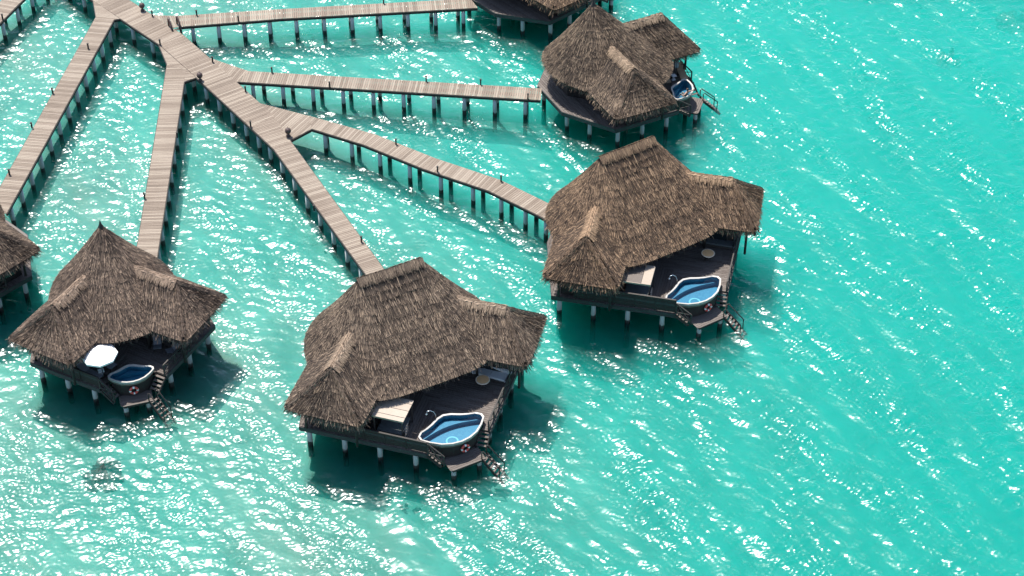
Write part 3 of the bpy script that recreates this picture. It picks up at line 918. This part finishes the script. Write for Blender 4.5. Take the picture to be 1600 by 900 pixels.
# ------------------------------------------------------------------ things on the decks
def on(vk, x, y, z=1.985):
    _, (ox, oy), an, _ = VILLAS[vk]; c, s = math.cos(rad(an)), math.sin(rad(an))
    return (ox + x * c - y * s, oy + x * s + y * c, z)
def ang(vk, a): return rad(VILLAS[vk][2] + a)

def canopy(vk, label, x, y, a, variant):
    t = thing('canopy_daybed', label, 'daybed', on(vk, x, y), ang(vk, a))
    H = 2.0
    for sx in (-1, 1):
        for sy in (-1, 1):
            obj('post', MB().box((sx * 1.03, sy * 1.03, H / 2 - .03), (.08, .08, H - .06)).mesh('post'), M['rail'], t)
    for sy in (-1, 1): obj('beam', MB().box((0, sy * 1.06, H - .08), (2.26, .07, .12)).mesh('beam'), M['canopy'], t)
    for sx in (-1, 1): obj('beam', MB().box((sx * 1.09, 0, H - .085), (.07, 2.04, .11)).mesh('beam'), M['canopy'], t)
    if variant == 0:
        ys = [-1.16, -.72, .0, .72, 1.16]
        for i in range(4): obj('roof_board', MB().box((0, (ys[i] + ys[i + 1]) / 2, H + .02), (2.34, ys[i + 1] - ys[i] - .045, .05)).mesh('roof_board'), M['canopy'], t)
    else:
        for y0, y1 in ((-1.12, -.02), (.02, 1.12)): obj('roof_board', MB().box((-.38, (y0 + y1) / 2, H + .01), (1.5, y1 - y0, .04)).mesh('roof_board'), M['deck'], t)
        obj('roof_board', MB().box((.76, 0, H + .03), (.72, 2.3, .05)).mesh('roof_board'), M['canopy'], t)
        for y_ in (-1.15, 1.15): obj('roof_rim', MB().box((-.38, y_, H + .025), (1.5, .05, .07)).mesh('roof_rim'), M['canopy'], t)
    obj('bed_base', MB().box((0, 0, .18), (1.9, 1.9, .3)).mesh('bed_base'), M['dark'], t)
    obj('mattress', MB().box((0, 0, .43), (1.84, 1.84, .18)).mesh('mattress'), M['greycush'], t)
    for i in range(4): obj('ladder_slat', MB().box((1.13, -.45 + .0, .3 + i * .22), (.05, .7, .07)).mesh('ladder_slat'), M['canopy'], t)

def round_table(vk, label, x, y):
    t = thing('round_table', label, 'table', on(vk, x, y))
    tp = obj('table_top', MB().lathe([(0, .70), (.46, .70), (.46, .735), (0, .737)], n=28).mesh('table_top'), M['tabletop'], t)
    obj('top_edge', MB().lathe([(.455, .695), (.52, .695), (.52, .742), (.455, .742)], n=28).mesh('top_edge'), M['tablerim'], tp)
    for k in range(4):
        a = k * math.pi / 2 + .5
        obj('leg', MB().bar((.32 * math.cos(a), .32 * math.sin(a), .69), (-.3 * math.cos(a) * .9, -.3 * math.sin(a) * .9, 0), .045, .045).mesh('leg'), M['rail'], t)

def sofa(vk, label, x, y, a, mt):
    t = thing('bench_sofa', label, 'sofa', on(vk, x, y), ang(vk, a))
    obj('frame', MB().box((0, 0, .18), (2.5, .8, .2)).mesh('frame'), M['rail'], t)
    for sx in (-1, 1):
        for sy in (-1, 1): obj('leg', MB().box((sx * 1.15, sy * .32, .04), (.07, .07, .08)).mesh('leg'), M['rail'], t)
    for k in (-1, 1): obj('seat_cushion', MB().box((k * .6, .02, .36), (1.18, .74, .16)).mesh('seat_cushion'), mt, t)
    obj('backrest', MB().bar((-1.2, .46, .5), (1.2, .46, .5), .14, .55, (0, -.25, 1)).mesh('backrest'), mt, t)
    for s in (-1, 1): obj('armrest', MB().add([(s * 1.2, -.4, .28), (s * 1.2, .42, .28), (s * 1.42, .42, .78), (s * 1.42, -.4, .7), (s * 1.3, -.4, .28), (s * 1.3, .42, .28), (s * 1.5, .42, .76), (s * 1.5, -.4, .68)],
                                             [(0, 1, 2, 3), (7, 6, 5, 4), (0, 4, 5, 1), (1, 5, 6, 2), (2, 6, 7, 3), (3, 7, 4, 0)]).mesh('armrest'), mt, t)

def lounger(vk, label, x, y, a, mt):
    t = thing('sun_lounger', label, 'sun lounger', on(vk, x, y), ang(vk, a), 'sun loungers on the decks')
    for s in (-1, 1): obj('side_rail', MB().bar((-.3, s * .33, .3), (1.0, s * .33, .3), .05, .07).mesh('side_rail'), M['rail'], t)
    for sx in (-.25, .92):
        for s in (-1, 1): obj('leg', MB().box((sx, s * .33, .14), (.05, .05, .28)).mesh('leg'), M['rail'], t)
    obj('seat', MB().bar((-.3, 0, .36), (1.02, 0, .36), .66, .05).mesh('seat'), mt, t)
    obj('backrest', MB().bar((-.3, 0, .36), (-.98, 0, .82), .66, .05).mesh('backrest'), mt, t)
    obj('back_strut', MB().bar((-.75, 0, .64), (-.6, 0, .3), .5, .03).mesh('back_strut'), M['rail'], t)

def side_table(vk, label, x, y):
    t = thing('side_table', label, 'side table', on(vk, x, y))
    obj('top', MB().box((0, 0, .42), (.42, .42, .05), .4).mesh('top'), M['white'], t)
    obj('stem', MB().lathe([(.2, 0), (.18, .04), (.06, .1), (.06, .395)], n=12).mesh('stem'), M['white'], t)

def parasol_open(vk, label, x, y):
    t = thing('parasol', label, 'parasol', on(vk, x, y))
    obj('base', MB().lathe([(0, .09), (.26, .08), (.3, 0)], n=16).mesh('base'), M['dark'], t)
    obj('pole', MB().tube([(0, 0, .05), (0, 0, 2.55)], .03, 8).mesh('pole', True), M['steel'], t)
    n = 8; R = 1.32
    v = [(0, 0, 2.62)]; f = []
    for j, (q, z) in enumerate(((.5, 2.46), (1.0, 2.22))):
        v += [(R * q * math.cos(2 * math.pi * k / n + .2), R * q * math.sin(2 * math.pi * k / n + .2), z) for k in range(n)]
    v += [(x_, y_, z_ - .14) for x_, y_, z_ in v[9:17]]
    f += [(0, 1 + k, 1 + (k + 1) % n) for k in range(n)] + [(1 + k, 9 + k, 9 + (k + 1) % n, 1 + (k + 1) % n) for k in range(n)] + [(9 + k, 17 + k, 17 + (k + 1) % n, 9 + (k + 1) % n) for k in range(n)]
    ca = obj('canopy', mesh_np('canopy', v, f), M['white'], t)
    obj('cap', MB().lathe([(.0, 2.72), (.05, 2.7), (.14, 2.6)], n=8).mesh('cap'), M['white'], t)
    for k in range(n):
        c_, s_ = math.cos(2 * math.pi * k / n + .2), math.sin(2 * math.pi * k / n + .2)
        obj('rib', MB().bar((.05 * c_, .05 * s_, 2.55), (R * c_ * .98, R * s_ * .98, 2.17), .025, .025).mesh('rib'), M['steel'], ca)

def parasol_closed(vk, label, x, y):
    t = thing('parasol', label, 'parasol', on(vk, x, y))
    obj('base', MB().lathe([(0, .09), (.26, .08), (.3, 0)], n=16).mesh('base'), M['dark'], t)
    obj('pole', MB().tube([(0, 0, .05), (0, 0, 2.75)], .03, 8).mesh('pole', True), M['steel'], t)
    n = 16
    prof = [(.02, 2.7), (.1, 2.5), (.19, 2.0), (.24, 1.4), (.2, 1.05), (.1, 1.0)]
    v = [(r_ * (1 + .28 * (k % 2) - .14) * math.cos(2 * math.pi * k / n), r_ * (1 + .28 * (k % 2) - .14) * math.sin(2 * math.pi * k / n), z) for r_, z in prof for k in range(n)]
    f = [(i * n + k, (i + 1) * n + k, (i + 1) * n + (k + 1) % n, i * n + (k + 1) % n) for i in range(len(prof) - 1) for k in range(n)]
    obj('folded_canopy', mesh_np('folded_canopy', v, f), M['parasolgrey'], t)

def sling_chair(vk, label, x, y, a):
    t = thing('sling_chair', label, 'chair', on(vk, x, y), ang(vk, a))
    obj('seat', MB().bar((.45, 0, .42), (-.1, 0, .32), .6, .04).mesh('seat'), M['greyfab'], t)
    obj('backrest', MB().bar((-.1, 0, .32), (-.6, 0, 1.0), .6, .04).mesh('backrest'), M['greyfab'], t)
    for s in (-1, 1):
        obj('leg', MB().bar((.5, s * .32, 0), (-.35, s * .32, .66), .04, .05).mesh('leg'), M['rail'], t)
        obj('leg', MB().bar((-.5, s * .32, 0), (.45, s * .32, .46), .04, .05).mesh('leg'), M['rail'], t)

def life_ring(vk, label, x, y, z=1.75):
    t = thing('life_ring', label, 'life ring', on(vk, x, y, z), ang(vk, 0), 'life rings on the pool walls')
    def arc(a0, a1, r):
        return MB().tube([(0, .27 * math.cos(a0 + (a1 - a0) * i / 8), .27 * math.sin(a0 + (a1 - a0) * i / 8)) for i in range(9)], r, 8)
    for k in range(4):
        a = k * math.pi / 2
        obj('red_segment', arc(a + .22, a + math.pi / 2 - .22, .085).mesh('red_segment', True), M['red'], t)
        obj('white_band', arc(a - .22, a + .22, .088).mesh('white_band', True), M['white'], t)

canopy('centre', 'bleached four-board canopy over a daybed on the deck of the bottom centre villa', 7.25, -3.45, 45, 0)
canopy('right', 'two-tone pale canopy over a daybed behind the dark screen of the centre right villa', 7.2, -3.6, 45, 1)
round_table('centre', 'round wooden table in front of the white bench sofa', 6.35, 4.1)
round_table('right', 'round wooden table in front of the dark shaded bench sofa', 6.75, 3.4)
sofa('centre', 'white bench sofa in the shade behind the round table, bottom centre villa', 5.75, 5.1, 40, M['cushion'])
sofa('right', 'charcoal bench sofa in deep shade behind the round table, centre right villa', 5.7, 5.2, 44, M['greycush'])
for vk, nm in (('centre', 'bottom centre'), ('right', 'centre right')):
    life_ring(vk, f'red and white life ring on the dark pool wall of the {nm} villa', 11.14, .25)
life_ring('left', 'red and white life ring below the pool of the white parasol villa', 9.3, -.05)
parasol_open('left', 'open white octagonal parasol shading the deck of the left villa', 7.45, -1.95)
lounger('left', 'grey sun lounger at the deck edge left of the white parasol', 7.1, -2.85, 38, M['greyfab'])
lounger('left', 'grey sun lounger half hidden under the white parasol', 6.2, -1.7, 38, M['greyfab'])
side_table('left', 'small white side table between the two loungers under the parasol', 7.2, -2.05)
sling_chair('left', 'grey sling chair facing forward in the shade of the parasol villa', 5.6, 2.35, -10)
sling_chair('left', 'grey sling chair seen side-on near the railing of the parasol villa', 6.45, 3.3, -75)
parasol_closed('upper', 'folded grey-blue parasol standing between loungers on the upper right villa deck', 7.05, 2.5)
lounger('upper', 'tan sun lounger nearer the roof on the upper right villa deck', 6.3, 1.75, -62, M['tan'])
lounger('upper', 'tan sun lounger nearer the railing on the upper right villa deck', 7.55, 2.85, -62, M['tan'])
side_table('upper', 'small white side table between the two tan loungers', 7.0, 2.05)

# person leaning back in the plunge pool
def person(vk, label, x, y, a):
    t = thing('person', label, 'person', on(vk, x, y, 2.0), ang(vk, a))
    J = [((0, 0, .15), .15), ((-.06, 0, .42), .14), ((-.16, 0, .68), .16), ((-.2, 0, .82), .06), ((-.2, 0, .90), .07),
         ((-.2, .2, .72), .065), ((-.32, .46, .72), .05), ((-.3, .72, .74), .04), ((-.28, .8, .75), .03),
         ((-.2, -.2, .72), .065), ((-.32, -.46, .72), .05), ((-.3, -.72, .74), .04), ((-.28, -.8, .75), .03),
         ((.05, .1, .12), .1), ((.45, .14, .3), .075), ((.6, .15, -.1), .05), ((.72, .15, -.12), .04),
         ((.05, -.1, .12), .1), ((.47, -.12, .32), .075), ((.66, -.13, -.06), .05), ((.78, -.13, -.08), .04)]
    Ed = [(0, 1), (1, 2), (2, 3), (3, 4), (2, 5), (5, 6), (6, 7), (7, 8), (2, 9), (9, 10), (10, 11), (11, 12), (0, 13), (13, 14), (14, 15), (15, 16), (0, 17), (17, 18), (18, 19), (19, 20)]
    me = bpy.data.meshes.new('body'); me.from_pydata([j[0] for j in J], Ed, []); me.update()
    o = obj('body', me, M['skin'], t)
    sk = o.modifiers.new('skin', 'SKIN')
    for i, j in enumerate(J): me.skin_vertices[0].data[i].radius = (j[1], j[1])
    me.skin_vertices[0].data[0].use_root = True
    o.modifiers.new('sub', 'SUBSURF').levels = 1
    o.modifiers['sub'].render_levels = 2
    bm = bmesh.new(); bmesh.ops.create_uvsphere(bm, u_segments=14, v_segments=10, radius=.1)
    for v in bm.verts:
        v.co.z *= 1.25
        if v.co.x > .07 and abs(v.co.y) < .03 and abs(v.co.z) < .04: v.co.x += .02
        v.co += Vector((-.19, 0, .98))
    hm = bpy.data.meshes.new('head'); bm.to_mesh(hm); bm.free(); obj('head', hm, M['skin'], t)
    bm = bmesh.new(); bmesh.ops.create_uvsphere(bm, u_segments=14, v_segments=10, radius=.112)
    bmesh.ops.delete(bm, geom=[v for v in bm.verts if v.co.x > .035 and v.co.z < .07], context='VERTS')
    for v in bm.verts: v.co.z *= 1.22; v.co += Vector((-.2, 0, .995))
    hm = bpy.data.meshes.new('hair'); bm.to_mesh(hm); bm.free(); obj('hair', hm, M['hair'], t)
person('upper', 'person with bare arms leaning back on the pool rim of the upper right villa', 8.72, -.45, 150)

# lanterns at the forks, bathing steps, coral
def lantern(label, x, y):
    t = thing('globe_lantern', label, 'lantern', (x, y, DECK)); t.scale = (.82, .82, .82)
    obj('foot', MB().lathe([(0, .0), (.24, .0), (.24, .1), (.12, .2), (.1, .34)], n=14).mesh('foot', True), M['clay'], t)
    obj('globe', MB().lathe([(.1, .33), (.24, .42), (.32, .58), (.33, .7), (.26, .88), (.12, .98), (.05, 1.0)], n=16).mesh('globe', True), M['clay'], t)
    obj('finial', MB().lathe([(.05, .99), (.03, 1.05), (.015, 1.2), (0, 1.24)], n=8).mesh('finial', True), M['clay'], t)
lantern('dark clay globe lantern where the walkway to the parasol villa forks off', -27.55, 141.75)
lantern('dark clay globe lantern at the last fork, beside the curving walkway', -19.0, 133.3)
lantern('dark clay globe lantern on the boardwalk edge near the top left', -34.35, 153.35)

def bathing_steps():
    t = thing('bathing_steps', 'dark bathing steps with looped handrails beside the top boardwalk', 'steps', (-30.95, 150.45, 0), rad(-62))
    for s in (-.4, .4):
        obj('stringer', MB().bar((-.1, s, 1.95), (2.3, s, -.4), .07, .22).mesh('stringer'), M['dark'], t)
        obj('handrail', MB().tube([(-.5, s, 2.0), (-.5, s, 2.75), (-.38, s, 2.92), (-.2, s, 2.88), (.5, s, 2.1), (.5, s, 1.4)], .085, 8).mesh('handrail', True), M['clay'], t)
    for i in range(8): obj('tread', MB().box((.1 + i * .27, 0, 1.8 - i * .265), (.22, .76, .05)).mesh('tread'), M['deck'], t)
bathing_steps()

def coral(label, x, y, sx, sy, h, seed, n=26):
    rg = np.random.default_rng(seed)
    z0 = float(bed_z(np.array(x), np.array(y)))
    t = thing('coral_outcrop', label, 'coral', (x, y, z0), 0, 'coral on the sea bed')
    mb = MB()
    for k in range(n):
        a = rg.uniform(0, 6.28); q = math.sqrt(rg.random()); cx, cy = sx * q * math.cos(a), sy * q * math.sin(a)
        rr = rg.uniform(.25, .55) * min(sx, sy) * .5; hh = h * (1.1 - q * .8) * rg.uniform(.6, 1.1)
        mb.lathe([(rr * 1.1, -.1), (rr * 1.05, hh * .4), (rr * .75, hh * .85), (rr * .3, hh), (0, hh * 1.02)], (cx, cy, 0), 9)
    for v_i, v in enumerate(mb.v): mb.v[v_i] = (v[0] + rg.normal(0, .05), v[1] + rg.normal(0, .05), v[2] + rg.normal(0, .03))
    obj('coral_heads', mb.mesh('coral_heads'), M['coral'], t)
coral('dark brown coral patch under the sparkle below the parasol villa', -29.1, 96.2, 1.3, 1.5, 1.0, 1, 40)
coral('small dark coral blotch under clear water at upper right', 41.4, 153.5, 1.1, .8, 1.9, 2, 18)
coral('dark coral area at the top right corner', 49.6, 160.2, 2.2, 1.9, 1.9, 3, 30)
coral('small coral clump in the shadow below the bottom centre villa', -7.2, 93.2, .75, .5, .4, 4, 14)
